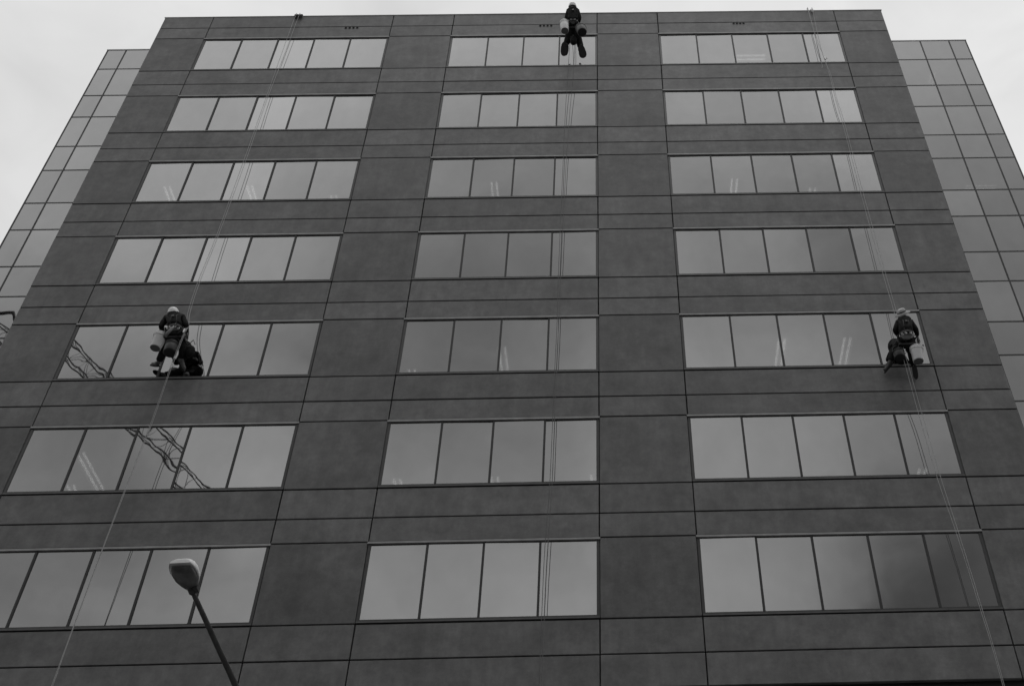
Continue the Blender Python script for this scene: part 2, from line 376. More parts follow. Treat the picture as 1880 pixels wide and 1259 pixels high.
# ------------------------------------------------------------------ glass block set back behind
YW = 5.30
gb = empty('glass_building', (-2.4, 12, 0), 'taller mirror glass block set back behind, showing at both sides of the concrete front', 'building')
WT = Z0+8.10; zs = [WT]
z = Z0+6.696
while z > 2:
    zs.append(z); zs.append(z-1.862); z -= FL
zs.append(.2)
colsL = [-20.033, -19.284, -18.092, -16.90, -15.71]; colsR = [10.873, 12.065, 13.257, 14.449, 15.149]
H = .027
def curtain(xs):
    for i in range(len(xs)-1):
        for j in range(len(zs)-1):
            o = bpy.data.objects.new('pane', cbox('wing_pane', xs[i+1]-xs[i]-2*H, .012, zs[j]-zs[j+1]-2*H, M['wing']))
            link(o, gb, ((xs[i]+xs[i+1])/2, YW+.006, (zs[j]+zs[j+1])/2)); o.rotation_euler = (random.gauss(0, .0009), 0, random.gauss(0, .0012))
    for x in xs: piece('mullion', x-H, x+H, YW-.008, YW+.07, .2, WT, M['mull'], gb)
    for z in zs[1:-1]:
        for i in range(len(xs)-1): piece('transom', xs[i]+H, xs[i+1]-H, YW-.007, YW+.07, z-H, z+H, M['mull'], gb)
curtain(colsL); curtain(colsR)
P(MB().box(colsL[0]-.04, colsR[-1]+.04, YW-.02, YW+14, WT+.004, WT+.05), 'edge_halo', M['edge_halo'], gb)  # bright outline halo of the glass block, put in as a pale strip
mb = MB().box(-15.70, 10.86, YW, YW+.3, .2, WT)                       # plain core wall hidden behind the concrete block
P(mb, 'core_wall', M['spandrel'], gb)
for a in (colsL[0]-.03, colsR[-1]-.2): P(MB().box(a, a+.23, YW+.08, YW+14, .2, WT), 'side_wall', M['spandrel'], gb)
for j in range(1, len(zs)-1, 2):
    for xs in ((colsL[0]+.21, -15.71), (10.87, colsR[-1]-.21)):
        piece('ceiling', xs[0], xs[1], YW+.08, YW+7, zs[j]-.03, zs[j]+.03, M['ceil'], gb)
        piece('spandrel_back', xs[0], xs[1], YW+.08, YW+.16, zs[j]+.04, zs[j-1]-.02, M['spandrel'], gb)
piece('back_wall', colsL[0]+.21, -15.71, YW+7.01, YW+7.1, .2, WT-.01, M['interior'], gb)
piece('back_wall', 10.87, colsR[-1]-.21, YW+7.01, YW+7.1, .2, WT-.01, M['interior'], gb)

# ------------------------------------------------------------------ ceiling lights seen through the glass
GL = 'fluorescent ceiling lights seen through the glass'
def light(x, y, z, label, along='y', L=1.2):
    t = empty('ceiling_light', (x, y, z), label, 'ceiling light', GL)
    def bx(mb, a0, a1, b0, b1, z0, z1):      # a across, b along
        return mb.box(x+a0, x+a1, y+b0, y+b1, z+z0, z+z1) if along == 'y' else mb.box(x+b0, x+b1, y+a0, y+a1, z+z0, z+z1)
    mb = MB(); bx(mb, -.15, .15, 0, L, -.02, -.001); bx(mb, -.15, -.14, 0, L, -.08, -.021); bx(mb, .14, .15, 0, L, -.08, -.021)
    P(mb, 'housing', M['housing'], t)
    for s in (-.075, .075):
        mb = MB(); bx(mb, s-.028, s+.028, .02, L-.02, -.045, -.022); P(mb, 'tube', M['tube'], t)
    mb = MB(); n = 18
    for i in range(n+1):
        b = .02+(L-.04)*i/n; bx(mb, -.139, .139, b-.003, b+.003, -.064, -.05)
    bx(mb, -.006, .006, .03, L-.03, -.079, -.051)
    P(mb, 'louvre', M['louvre'], t)
def lights(k, items):
    for x, y, lab in items: light(x, y, Cz(k-1)+.12, lab)
lights(3, [(-12.64, .97, 'ceiling light in the leftmost pane of the third window row down'),
           (-10.24, .97, 'ceiling light beside the ropes, third pane of left window, third row down'),
           (-7.86, 1.38, 'faint ceiling light in the last pane of left window, third row down'),
           (-3.08, .97, 'ceiling light in the second pane of middle window, third row down'),
           (4.03, .97, 'ceiling light in the second pane of right window, third row down'),
           (6.40, 1.36, 'short glimpse of ceiling light, fourth pane of right window, third row down')])
lights(5, [(-2.49, 1.16, 'ceiling light beside a mullion in the middle window, fifth row down'),
           (-4.90, 1.93, 'small ceiling light at lower left corner of middle window, fifth row down'),
           (4.68, 1.02, 'ceiling light by the second mullion of right window, fifth row down'),
           (6.37, 1.03, 'ceiling light in the pane just left of the cleaner in the hat')])
lights(6, [(-12.12, 1.04, 'long ceiling light in the pane just left of the crane reflection'),
           (-12.12, 2.27, 'ceiling light below the long one, second pane of left window, sixth row down'),
           (-13.68+.9, 2.27, 'faint ceiling light at bottom left corner of left window, sixth row down'),
           (-4.94, 2.27, 'ceiling light at foot of first pane, middle window, sixth row down'),
           (-2.58, 2.27, 'ceiling light at foot of third pane, middle window, sixth row down'),
           (-0.16, 2.27, 'ceiling light at lower right corner of middle window, sixth row down'),
           (7.87, 2.26, 'ceiling light by the ropes, foot of last pane, right window, sixth row down')])
light(4.65, 1.0, Cz(0)+.12, 'crosswise ceiling light in third pane of right window, top row', 'x', 1.0)
light(13.62, YW+.55, Z0+6.696-.035, 'ceiling light near the top of the right glass wing', 'y')
light(12.35, YW+1.0, Z0+6.696-FL-.035, 'small ceiling light in the right glass wing beside the concrete edge', 'y')
light(13.55, YW+1.3, Z0+6.696-2*FL-.035, 'crosswise ceiling light in the right glass wing, third tall row down', 'x', 1.2)

# ------------------------------------------------------------------ unseen block added across the street, screens low sky from the lower facade
ob = empty('office_building', (0, -50, 0), 'unseen grey office block added behind the viewer to shade the lower facade', 'building')
P(MB().box(-75, 75, -62, -48, .1, 31), 'wall', M['oppwall'], ob); P(MB().box(-75.3, 75.3, -62.3, -47.7, 31.01, 31.8), 'parapet', M['oppwall'], ob)
for fl in range(8):
    for i in range(24):
        x = -70 + i*6; piece('window', x-1.9, x+1.9, -47.99, -47.93, 3+fl*3.5, 5.1+fl*3.5, M['oppglass'], ob)

# ------------------------------------------------------------------ crane across the street (mirrored in the lower left windows)
cr = empty('crane', (20.5, -40, 0), 'black lattice boom crane across the street, mirrored in the lower left windows', 'crane')
A = Vector((19.5, -40, 3.4)); Bp = Vector((-54.5, -40, 74.4)); d = (Bp-A).normalized(); nrm = Vector((0, 1, 0)).cross(d).normalized()
n_ = 84; S = .56
def corner(i, a, b):
    s = S*min(1, .25+i/6, .35+(n_-i)/5); return A + (Bp-A)*(i/n_) + Vector((0, 1, 0))*(a*s) + nrm*(b*s)
for a, b in ((1, 1), (1, -1), (-1, -1), (-1, 1)):
    P(MB().tube([corner(i, a, b) for i in range(n_+1)], .055, 6), 'chord', M['crane'], cr)
mb = MB()
for i in range(n_):
    cs = ((1, 1), (1, -1), (-1, -1), (-1, 1))
    for q in range(4):
        p, r_ = cs[q], cs[(q+1) % 4]
        (p, r_) = (p, r_) if i % 2 else (r_, p)
        mb.tube([corner(i, *p), corner(i+1, *r_)], .022, 4); 
        if i % 2: mb.tube([corner(i, *p), corner(i, *r_)], .022, 4)
l_ = P(mb, 'lacing', M['crane'], cr); l_['kind'] = 'stuff'
P(MB().lathe(Bp+Vector((0, -.3, 0)), (0, 1, 0), [(.2, 0), (.75, .02), (.75, .12), (.55, .2), (.75, .28), (.75, .5), (.2, .52)], 24), 'sheave', M['crane'], cr)
P(MB().box(Bp.x-1.5, Bp.x-.1, -40.3, -39.7, Bp.z-1.8, Bp.z+.6).tube([Bp+Vector((.6, 0, .4)), Bp+Vector((2.2, 0, .5)), Bp+Vector((3.2, 0, -1.4))], .16, 6).tube([Bp+Vector((-.2, 0, -1)), Bp+Vector((1.2, 0, -3.2))], .2, 6), 'boom_head', M['crane'], cr)
P(MB().tube([Bp+Vector((-.6, 0, 0)), Bp+Vector((-.6, 0, -14))], .03, 5), 'hoist_rope', M['crane'], cr)
P(MB().box(17.5, 25, -41.6, -38.4, 1.5, 3.6).box(22.5, 25.6, -41.8, -38.2, 1.6, 3.2).box(17.6, 19.4, -43, -41.65, 1.5, 4.2), 'cab', M['crane'], cr)
for y in (-42.6, -38.4): P(MB().tube([(16.5, y, .7), (25, y, .7)], .68, 12), 'crawler_track', M['crane'], cr)

# ------------------------------------------------------------------ street lamp
sl = empty('street_lamp', (-4.27, -5.2, 0.13), 'street lamp head on a long grey outreach arm in front of the lower left windows', 'street lamp')
tip = Vector((-4.325, -8.98, 8.545)); e2 = Vector((-4.20, -7.0, 8.25))
arm = curve([tip, (-4.27, -8.1, 8.42), e2, (-4.18, -6.2, 8.02), (-4.2, -5.5, 7.3), (-4.27, -5.2, 6.2)], 6)
P(MB().tube(arm, [.026+.022*i/(len(arm)-1)*1.2 for i in range(len(arm))], 14), 'arm', M['pole'], sl)
P(MB().tube([(-4.27, -5.2, .13), (-4.27, -5.2, 3), (-4.27, -5.2, 6.2)], [.085, .07, .053], 14).tube([(-4.27, -5.2, .14), (-4.27, -5.2, 1.2)], .1, 14), 'pole', M['pole'], sl)
# head: lofted rounded shell, dark glass bowl under it
hd = (tip-e2).normalized(); hs = hd.cross(Vector((0, 0, 1))).normalized()*-1; hs = (hs*math.cos(R(0))).normalized(); hu = hs.cross(hd)
if hu.z < 0: hu = -hu
def head_ring(bm, t, w, hgt, off, n=20, low=False):
    c = tip + hd*t; vs2 = []
    for k in range(n+1):
        a = math.pi*k/n; x = math.cos(a); y = math.sin(a)
        x = math.copysign(abs(x)**.6, x); y = abs(y)**.7
        vs2.append(bm.verts.new(c + hs*(w*x) + hu*(off + (-hgt if low else hgt)*y)))
    return vs2
def head_part(name, secs, m, low):
    bm = bmesh.new(); rings = [head_ring(bm, *s_, low=low) for s_ in secs]
    for p, q in zip(rings, rings[1:]):
        for k in range(len(p)-1):
            f = bm.faces.new((p[k], p[k+1], q[k+1], q[k])); f.smooth = True
        bm.faces.new((p[0], q[0], q[-1], p[-1]))
    bm.faces.new(rings[0]); bm.faces.new(rings[-1][::-1])
    mb = MB(); mb.bm.free(); mb.bm = bm; return P(mb, name, m, sl)
head_part('lamp_head', [(-.05, .03, .025, 0), (-.01, .05, .045, 0), (.04, .072, .07, 0), (.10, .105, .095, 0), (.19, .140, .115, 0), (.29, .150, .12, 0), (.36, .142, .11, 0), (.41, .126, .085, 0), (.44, .108, .05, 0)], M['shell'], False)
head_part('lens', [(.03, .06, .018, -.003), (.08, .088, .03, -.003), (.17, .124, .042, -.003), (.28, .134, .044, -.003), (.35, .124, .034, -.003), (.395, .10, .016, -.003)], M['lens'], True)
P(MB().lathe(tip+hd*-.05, hd, [(.034, 0), (.042, .01), (.042, .09), (.03, .1)], 14), 'collar', M['pole'], sl)
P(MB().box(tip.x+.035, tip.x+.085, tip.y-.09, tip.y+.01, tip.z-.03, tip.z+.045), 'bracket', M['pole'], sl)
P(MB().box(tip.x-.02, tip.x+.012, tip.y-.425, tip.y-.405, tip.z+.075, tip.z+.09), 'latch', M['frame'], sl)

# ------------------------------------------------------------------ people
def skin_mesh(verts, edges, root=0, sub=2):
    me = bpy.data.meshes.new('tmp'); me.from_pydata([v[0] for v in verts], edges, []); o = bpy.data.objects.new('tmp', me); COL.objects.link(o)
    m = o.modifiers.new('s', 'SKIN'); m.use_smooth_shade = True
    if not me.skin_vertices: 
        bm = bmesh.new(); bm.from_mesh(me); bm.verts.layers.skin.verify(); bm.to_mesh(me); bm.free()
    for i, v in enumerate(verts):
        s = me.skin_vertices[0].data[i]; r = v[1]; s.radius = r if isinstance(r, tuple) else (r, r); s.use_root = (i == root)
    if sub: o.modifiers.new('u', 'SUBSURF').levels = sub; o.modifiers['u'].render_levels = sub
    dg = bpy.context.evaluated_depsgraph_get(); dg.update()
    new = bpy.data.meshes.new_from_object(o.evaluated_get(dg)); bpy.data.objects.remove(o); bpy.data.meshes.remove(me)
    for p in new.polygons: p.use_smooth = True
    return new
class Sk:
    def __init__(s): s.v = []; s.e = []; s.id = {}
    def add(s, name, p, r, par=None):
        s.v.append((Vector(p), r)); i = len(s.v)-1; s.id[name] = i
        if par is not None: s.e.append((s.id[par], i))
        return i
    def obj(s, name, m, parent, origin, sub=2):
        vv = [(tuple(p-Vector(origin)), r) for p, r in s.v]
        me = skin_mesh(vv, s.e, 0, sub); me.name = name; me.materials.append(m)
        o = bpy.data.objects.new(name, me); COL.objects.link(o); o.parent = parent; place(o, origin); return o
def lerp(a, b, t): return Vector(a)*(1-t)+Vector(b)*t

def person(J, label, face, boots='boot', head_gear='helmet', jm='jacket', sc=1.0, boot_len=None, ls=1.0, bs=1.0, gear=None):
    J = {k: Vector(v) for k, v in J.items()}; O = J['pelvis']; f = Vector(face).normalized()
    hup = (J['head']-J['neck']).normalized(); f = (f-hup*f.dot(hup)).normalized(); hr = f.cross(hup)
    s = Sk(); q = sc
    s.add('pelvis', J['pelvis'], .115*q); s.add('waist', lerp(J['pelvis'], J['chest'], .5), .115*q, 'pelvis'); s.add('chest', J['chest'], .135*q, 'waist')
    s.add('neck0', lerp(J['chest'], J['neck'], .7), .10*q, 'chest'); s.add('neck', J['neck']+hup*.03, .052*q, 'neck0')
    s.add('jaw', lerp(J['neck'], J['head'], .62)+f*.015, .072*q, 'neck'); s.add('head', J['head'], .092*q, 'jaw'); s.add('crown', J['head']+hup*.065*q, .075*q, 'head')
    s.add('nose', J['head']+f*.105*q-hup*.03, .013, 'head'); s.add('chin', lerp(J['neck'], J['head'], .55)+f*.07*q, .025, 'jaw')
    for sd, k in ((-1, 'L'), (1, 'R')):
        s.add('ear'+k, J['head']+hr*sd*.092*q-hup*.01, .016, 'head')
        s.add('sh'+k, J['sh'+k], .058*q, 'neck0'); s.add('ua'+k, lerp(J['sh'+k], J['el'+k], .5), .05*q, 'sh'+k)
        s.add('el'+k, J['el'+k], .042*q, 'ua'+k); s.add('wr'+k, J['wr'+k], .028*q, 'el'+k)
        hd_ = (J['wr'+k]-J['el'+k]).normalized(); pm = J['wr'+k]+hd_*.06; s.add('palm'+k, pm, (.036, .022), 'wr'+k)
        side = hd_.cross(Vector((0, 1, .3))).normalized(); dn = side.cross(hd_).normalized()
        for i, L in enumerate((.068, .078, .073, .058)):
            b = pm+hd_*.03+side*((i-1.5)*.021); s.add('f%d0%s' % (i, k), b, .011, 'palm'+k)
            m1 = b+hd_*L*.5; s.add('f%d1%s' % (i, k), m1, .0095, 'f%d0%s' % (i, k)); s.add('f%d2%s' % (i, k), m1+(hd_*.5-dn*.85).normalized()*L*.5, .008, 'f%d1%s' % (i, k))
        tb = pm-side*.032-hd_*.01; s.add('t0'+k, tb, .012, 'palm'+k); s.add('t1'+k, tb-side*.02+hd_*.035-dn*.012, .010, 't0'+k)
        s.add('hip'+k, J['hip'+k], .085*q, 'pelvis'); s.add('th'+k, lerp(J['hip'+k], J['kn'+k], .5), .075*q, 'hip'+k); s.add('kn'+k, J['kn'+k], .055*q, 'th'+k)
        s.add('ca'+k, lerp(J['kn'+k], J['an'+k], .4), .052*q, 'kn'+k); s.add('an'+k, J['an'+k], .038*q, 'ca'+k); s.add('toe'+k, J['an'+k]+(J['toe'+k]-J['an'+k]).normalized()*.12, .035*q, 'an'+k)
    body = s.obj('person', M['skin'], None, O); tag(body, label, 'person', 'rope access window cleaners')
    # jacket
    s = Sk(); s.add('c', J['chest'], (.205*q, .185*q)); s.add('w', lerp(J['pelvis'], J['chest'], .42), .17*q, 'c'); s.add('p', lerp(J['pelvis'], J['chest'], .08), .178*q, 'w')
    s.add('n', lerp(J['chest'], J['neck'], .75), .125*q, 'c'); s.add('n2', J['neck']+hup*.035, .075*q, 'n')
    for k in 'LR':
        s.add('s'+k, J['sh'+k], .095*q, 'n'); s.add('u'+k, lerp(J['sh'+k], J['el'+k], .5)+Vector((0, 0, -.01)), .078*q, 's'+k); s.add('e'+k, J['el'+k], .074*q, 'u'+k)
        s.add('v'+k, lerp(J['el'+k], J['wr'+k], .5), .06*q, 'e'+k); s.add('r'+k, lerp(J['el'+k], J['wr'+k], .95), .047*q, 'v'+k)
    s.obj('jacket', M[jm], body, O)
    s = Sk(); s.add('p', J['pelvis']+Vector((0, -.02, .03)), .16*q)
    for k in 'LR':
        s.add('h'+k, J['hip'+k], .128*q, 'p'); s.add('t'+k, lerp(J['hip'+k], J['kn'+k], .5), .112*q*ls, 'h'+k); s.add('k'+k, J['kn'+k], .096*q*ls, 't'+k)
        s.add('c'+k, lerp(J['kn'+k], J['an'+k], .45), .092*q*ls, 'k'+k); s.add('a'+k, lerp(J['kn'+k], J['an'+k], .97), .084*q*ls, 'c'+k)
    s.obj('trousers', M['cloth'], body, O)
    for k in 'LR':
        a, t = J['an'+k], J['toe'+k]; d_ = (t-a).normalized(); sh = (J['an'+k]-J['kn'+k]).normalized()
        L = boot_len or .20
        heel = a + sh*.05 - d_*.05; toe = heel + d_*(L+.06)
        w_ = q*bs; s = Sk(); s.add('a', a-sh*.05, .062*q); s.add('b', a, .06*q, 'a'); s.add('h', heel, .056*w_, 'b'); s.add('m', lerp(heel, toe, .55)+sh*.005, .056*w_, 'b'); s.add('t', toe, .052*w_, 'm')
        b_ = s.obj('boot', M[boots], body, O)
        # sole: rounded slab under the boot
        bm = bmesh.new(); side = d_.cross(sh).normalized(); dn = side.cross(d_); dn = dn if dn.dot(sh) > 0 else -dn
        rings = []
        for off, g in ((.012*w_, .93), (.042*w_, 1.0), (.052*w_, .94)):
            ring = []
            for i in range(18):
                an = 2*math.pi*i/18; cx_, cy_ = math.cos(an), math.sin(an); cx_ = math.copysign(abs(cx_)**.7, cx_)
                w = (.052+.012*cx_)*w_
                ring.append(bm.verts.new(lerp(heel, toe, .5) + d_*((L+.06)/2+.045*w_)*cx_*g + side*w*cy_*g*1.08 + dn*off))
            rings.append(ring)
        for p_, r_ in zip(rings, rings[1:]):
            for i in range(18): bm.faces.new((p_[i], p_[(i+1) % 18], r_[(i+1) % 18], r_[i]))
        bm.faces.new(rings[0]); bm.faces.new(rings[-1])
        mb = MB(); mb.bm.free(); mb.bm = bm; WORLD[b_.name] = O; mb.build('sole', M['sole'], b_, O)
    # face
    for sd in (-1, 1):
        P(MB().lathe(J['head']+f*.088*q+hr*sd*.032-f*.008, f, [(.002, -.012), (.010, -.008), (.012, 0), (.008, .007), (.002, .01)], 8), 'eye', M['hair'], body)
    P(MB().lathe(J['head']-hup*.02*q-f*.012, hup, [(.03, -.06), (.074*q, -.055), (.092*q, -.01), (.098*q, .04), (.07*q, .08), (.02, .095)], 16), 'hair', M['hair'], body)
    c = J['head']-hup*.012*q
    if head_gear == 'helmet':
        r = .125*q; gx = Vector(gear).normalized() if gear else hup
        h_ = P(MB().lathe(c, gx, [(r*1.06, -.02), (r*1.08, -.005), (r, 0), (r*.985, .03), (r*.88, .07), (r*.66, .105), (r*.36, .125), (r*.05, .132)], 20, sx=1.12, side=f), 'helmet', M['helmet'], body)
        mb = MB()
        for sd in (-1, 1): mb.tube([c+hr*sd*r*.98, c+hr*sd*r*.85-hup*.1, lerp(J['neck'], J['head'], .5)+f*.07], .007, 5)
        WORLD[h_.name] = O; mb.build('chin_strap', M['harness'], h_, O)
        mb = MB()
        for i in (-1, 0, 1): mb.tube([c+hr*i*.045+hup*(.125-abs(i)*.008)+f*.05, c+hr*i*.04+hup*(.128-abs(i)*.008)-f*.05], .006, 4)
        mb.build('vent_ridge', M['harness'], h_, O)
    else:
        r = .105*q; tlt = Vector((-.38, -.72, .60)).normalized(); c = c+Vector((-.01, -.07, .075))
        h_ = P(MB().lathe(c, tlt, [(r*1.0, -.01), (r*1.9, -.045), (r*1.92, -.038), (r*1.04, .004), (r*1.0, .05), (r*.86, .085), (r*.5, .10), (r*.05, .105)], 24, sx=1.05, side=f), 'sun_hat', M['hat'], body)
        WORLD[h_.name] = O; MB().lathe(c, tlt, [(r*1.02, .006), (r*1.05, .008), (r*1.045, .032), (r*1.01, .034)], 24, sx=1.05, side=f).build('hat_band', M['harness'], h_, O)
    # harness
    ub = (J['chest']-J['pelvis']).normalized()
    mb = MB().lathe(lerp(J['pelvis'], J['chest'], .12), ub, [(.168*q, -.03), (.178*q, -.025), (.178*q, .03), (.168*q, .035)], 20, caps=False)
    for k in 'LR':
        ax = (J['kn'+k]-J['hip'+k]).normalized(); mb.lathe(lerp(J['hip'+k], J['kn'+k], .3), ax, [(.108*q, -.025), (.117*q, -.02), (.117*q, .02), (.108*q, .025)], 16, caps=False)
        b0 = lerp(J['pelvis'], J['chest'], .15)+Vector((-.07 if k == 'L' else .07, -.15, 0)); mb.tube([b0, J['chest']+Vector((-.06 if k == 'L' else .06, -.16, .04)), J['sh'+k]+Vector((.06 if k == 'L' else -.06, -.03, .1)), J['chest']+Vector((0, .15, 0))], .013, 5)
    ha = P(mb, 'harness', M['harness'], body); WORLD[ha.name] = O
    pts = [lerp(J['pelvis'], J['chest'], .12)+Vector((.17*math.cos(a)*q, .17*math.sin(a)*q, -.05)) for a in (-2.4, -1.9, -1.2, -.7, -.2, 3.4)]
    for i, p_ in enumerate(pts):
        rr = .02; MB().tube([p_+Vector((rr*math.cos(a), 0, 1.6*rr*math.sin(a))) for a in [j*math.pi/4 for j in range(9)]], .0065, 5, cap=False).build('carabiner', M['metal'], ha, O)
    MB().box(J['chest'].x-.025, J['chest'].x+.025, J['chest'].y-.20*q, J['chest'].y-.165*q, J['chest'].z-.03, J['chest'].z+.03).build('back_buckle', M['pole'], ha, O)
    return body, J

def bucket(top, bot, rt_, rb, m, label, lidm=None, base=None, contents=False):
    top, bot = Vector(top), Vector(bot); ax = (top-bot); h = ax.length; ax = ax.normalized()
    t = empty('bucket', tuple(bot), label, 'bucket', 'buckets hung beside the window cleaners')
    P(MB().lathe(bot, ax, [(rb*.93, 0), (rb, .012), (rb+(rt_-rb)*.6, h*.78), (rt_*.97, h*.8), (rt_*1.06, h*.805), (rt_*1.06, h*.835), (rt_*.985, h*.84), (rt_*1.0, h*.93), (rt_*1.06, h*.935), (rt_*1.06, h*.985), (rt_*.98, h), (rt_*.9, h*.96), (rb*.9, .03)], 28), 'tub', m, t)
    P(MB().lathe(bot-ax*.004, ax, [(rb*.2, .001), (rb*.86, -.002), (rb*.90, .001), (rb*.90, .0035)], 28), 'base', base or m, t)
    s = ax.cross(Vector((0, 1, 0))).normalized(); c = bot+ax*h*.86
    P(MB().tube([c+s*rt_*1.07*math.cos(a)+ax*math.sin(a)*rt_*1.9 for a in [math.pi*i/12 for i in range(13)]], .005, 5), 'handle', M['frame'], t)
    if contents:
        P(MB().tube([bot+ax*h*.7+s*rt_*.2, top+ax*.09+s*-.02, top+ax*.14-s*.05], [.03, .05, .035], 8), 'squeegee_sleeve', M['rag'], t)
        P(MB().tube([bot+ax*h*.7-s*rt_*.3, top+ax*.10-s*.10], .012, 6).tube([top+ax*.10-s*.20, top+ax*.10+s*.02], .014, 6), 'squeegee', M['frame'], t)
    return t

w1 = dict(pelvis=(-10.005, -0.660, 20.942), chest=(-10.078, -0.660, 21.281), neck=(-10.165, -0.610, 21.488), head=(-10.265, -0.560, 21.70), shL=(-10.335, -0.620, 21.440), shR=(-9.961, -0.620, 21.447), elL=(-10.394, -0.640, 21.155), wrL=(-10.401, -0.42, 21.13), elR=(-9.800, -0.640, 21.167), wrR=(-9.830, -0.42, 21.09), hipL=(-10.090, -0.620, 20.929), hipR=(-9.922, -0.620, 20.925), knL=(-10.241, -0.40, 20.62), anL=(-10.375, -0.20, 20.37), knR=(-9.797, -0.40, 20.577), anR=(-9.847, -0.23, 20.42), toeL=(-10.53, -0.13, 20.45), toeR=(-9.74, -0.10, 20.26))
w3 = dict(pelvis=(7.319, -0.560, 20.434), chest=(7.340, -0.560, 20.798), neck=(7.357, -0.540, 20.985), head=(7.361, -0.490, 21.20), shL=(7.209, -0.520, 20.950), shR=(7.506, -0.560, 20.922), elL=(7.093, -0.500, 20.717), wrL=(7.204, -0.300, 20.75), elR=(7.584, -0.560, 20.682), wrR=(7.635, -0.400, 20.589), hipL=(7.242, -0.520, 20.403), hipR=(7.390, -0.540, 20.380), knL=(7.015, -0.280, 20.265), anL=(6.90, -0.16, 19.985), knR=(7.401, -0.330, 20.101), anR=(7.434, -0.190, 19.82), toeL=(6.80, -0.12, 19.88), toeR=(7.441, -0.11, 19.72))
w2 = dict(pelvis=(-0.758, -0.740, 34.518), chest=(-0.754, -0.900, 34.778), neck=(-0.763, -0.960, 34.965), head=(-0.775, -0.980, 35.19), shL=(-0.903, -0.960, 34.925), shR=(-0.614, -0.960, 34.919), elL=(-0.965, -0.860, 34.678), wrL=(-0.950, -0.640, 34.73), elR=(-0.546, -0.860, 34.669), wrR=(-0.572, -0.640, 34.755), hipL=(-0.828, -0.710, 34.471), hipR=(-0.671, -0.710, 34.468), knL=(-0.900, -0.520, 34.100), anL=(-0.991, -0.42, 33.75), knR=(-0.604, -0.520, 34.061), anR=(-0.502, -0.40, 33.597), toeL=(-0.99, -0.16, 33.52), toeR=(-0.42, -0.14, 33.28))
OUT = Vector((.009, -.155, -.265))
w2 = {k: tuple(Vector(v)+OUT) for k, v in w2.items()}
person(w1, 'window cleaner in black with white helmet hanging by the left windows, seen from behind', (0, 1, -.3), 'bootpale', gear=(-.1, -.5, .85))
person(w3, 'window cleaner in dark clothes and pale brimmed hat hanging at the right windows', (.6, .8, -.2), head_gear='hat')
person(w2, 'window cleaner hanging over the roof edge, white helmet against the sky, boot soles showing', (0, 1, -.1), jm='jacket2', sc=.98, boot_len=.20, ls=1.25, bs=2.1, gear=(0, -.55, .83))

bucket((-10.323, -.6, 20.871), (-10.345, -.62, 20.43), .158, .125, M['pail'], 'white bucket at the left hip of the cleaner hanging by the left windows', base=M['pail2'])
bucket((-9.93, -.70, 20.46), (-9.905, -.74, 20.15), .155, .145, M['pailb'], 'black bucket under the seat of the cleaner hanging by the left windows')
bucket((7.49, -.5, 20.129), (7.462, -.5, 19.70), .15, .125, M['pail'], 'white bucket holding a pale sleeve, beside the cleaner in the hat', base=M['pail2'], contents=True)
bucket((7.05, -.50, 20.02), (7.045, -.52, 19.80), .135, .125, M['pailb'], 'black bucket under the cleaner in the brimmed hat')
bucket((-1.021, -1.005, 34.137), (-0.994, -1.005, 33.635), .135, .125, M['pail'], 'white bucket on the left of the cleaner at the roof edge', base=M['pail2'])
bucket((-0.498, -0.975, 33.86), (-0.45, -1.015, 33.525), .165, .15, M['pailg'], 'grey bucket with black base, right of the roof edge cleaner', base=M['pailb'])

def seat(c, w, dpt, top, label):
    c = Vector(c); t = empty('bosun_seat', tuple(c), label, 'bosun seat', 'seats the window cleaners hang in')
    P(MB().box(c.x-w/2, c.x+w/2, c.y-dpt/2, c.y+dpt/2, c.z-.02, c.z+.02), 'board', M['board'], t)
    for a in (-1, 1):
        for b in (-1, 1):
            P(MB().tube([(c.x+a*w*.48, c.y+b*dpt*.4, c.z-.01), (c.x+a*w*.45, c.y+b*dpt*.3, c.z+.3), top], .013, 5), 'strap', M['harness'], t)
seat((-9.98, -.56, 20.74), .5, .26, (-9.86, -.42, 21.35), 'black bosun seat under the cleaner hanging by the left windows')
seat((7.33, -.46, 20.20), .5, .26, (7.30, -.28, 20.9), 'black bosun seat under the cleaner in the brimmed hat')
seat((-0.741, -0.795, 33.995), .46, .26, (-0.757, -0.70, 34.25), 'black bosun seat under the cleaner at the roof edge')

# tool bags (kit hung under the cleaners)
def bag(c, r, h, label):
    s = Sk(); c = Vector(c); s.add('a', c, r); s.add('b', c+Vector((.02, 0, -h*.5)), r*1.1, 'a'); s.add('c', c+Vector((0, .02, -h)), r*.8, 'b')
    o = s.obj('rope_bag', M['cloth'], None, c); tag(o, label, 'bag', 'rope bags hung from the cleaners')
    WORLD[o.name] = c
    P(MB().tube([c+Vector((-r*.7, 0, r*.5)), c+Vector((0, 0, r*1.9)), c+Vector((r*.7, 0, r*.5))], .01, 5), 'carry_strap', M['harness'], o)
bag((-9.66, -.34, 20.75), .11, .34, 'lumpy black shape added for the reflection of the left cleaner, by his right leg')  # dark lump standing in for the cleaner mirrored in the pane
bag((-0.741, -0.735, 33.735), .12, .42, 'black rope bag hanging between the legs of the roof edge cleaner')
bag((7.12, -.30, 20.05), .12, .22, 'black rope bag beneath the bent leg of the cleaner in the brimmed hat')
# hand tools in the belt
t = empty('squeegee', (-10.02, -.83, 20.76), 'pale cleaning tool hanging from the belt of the left cleaner', 'squeegee')
P(MB().tube([(-9.97, -.84, 20.93), (-10.0, -.85, 20.84), (-10.10, -.84, 20.62)], [.018, .034, .045], 10), 'sleeve', M['rag'], t)
P(MB().tube([(-9.97, -.84, 20.93), (-9.95, -.84, 21.02)], .012, 6), 'grip', M['frame'], t)

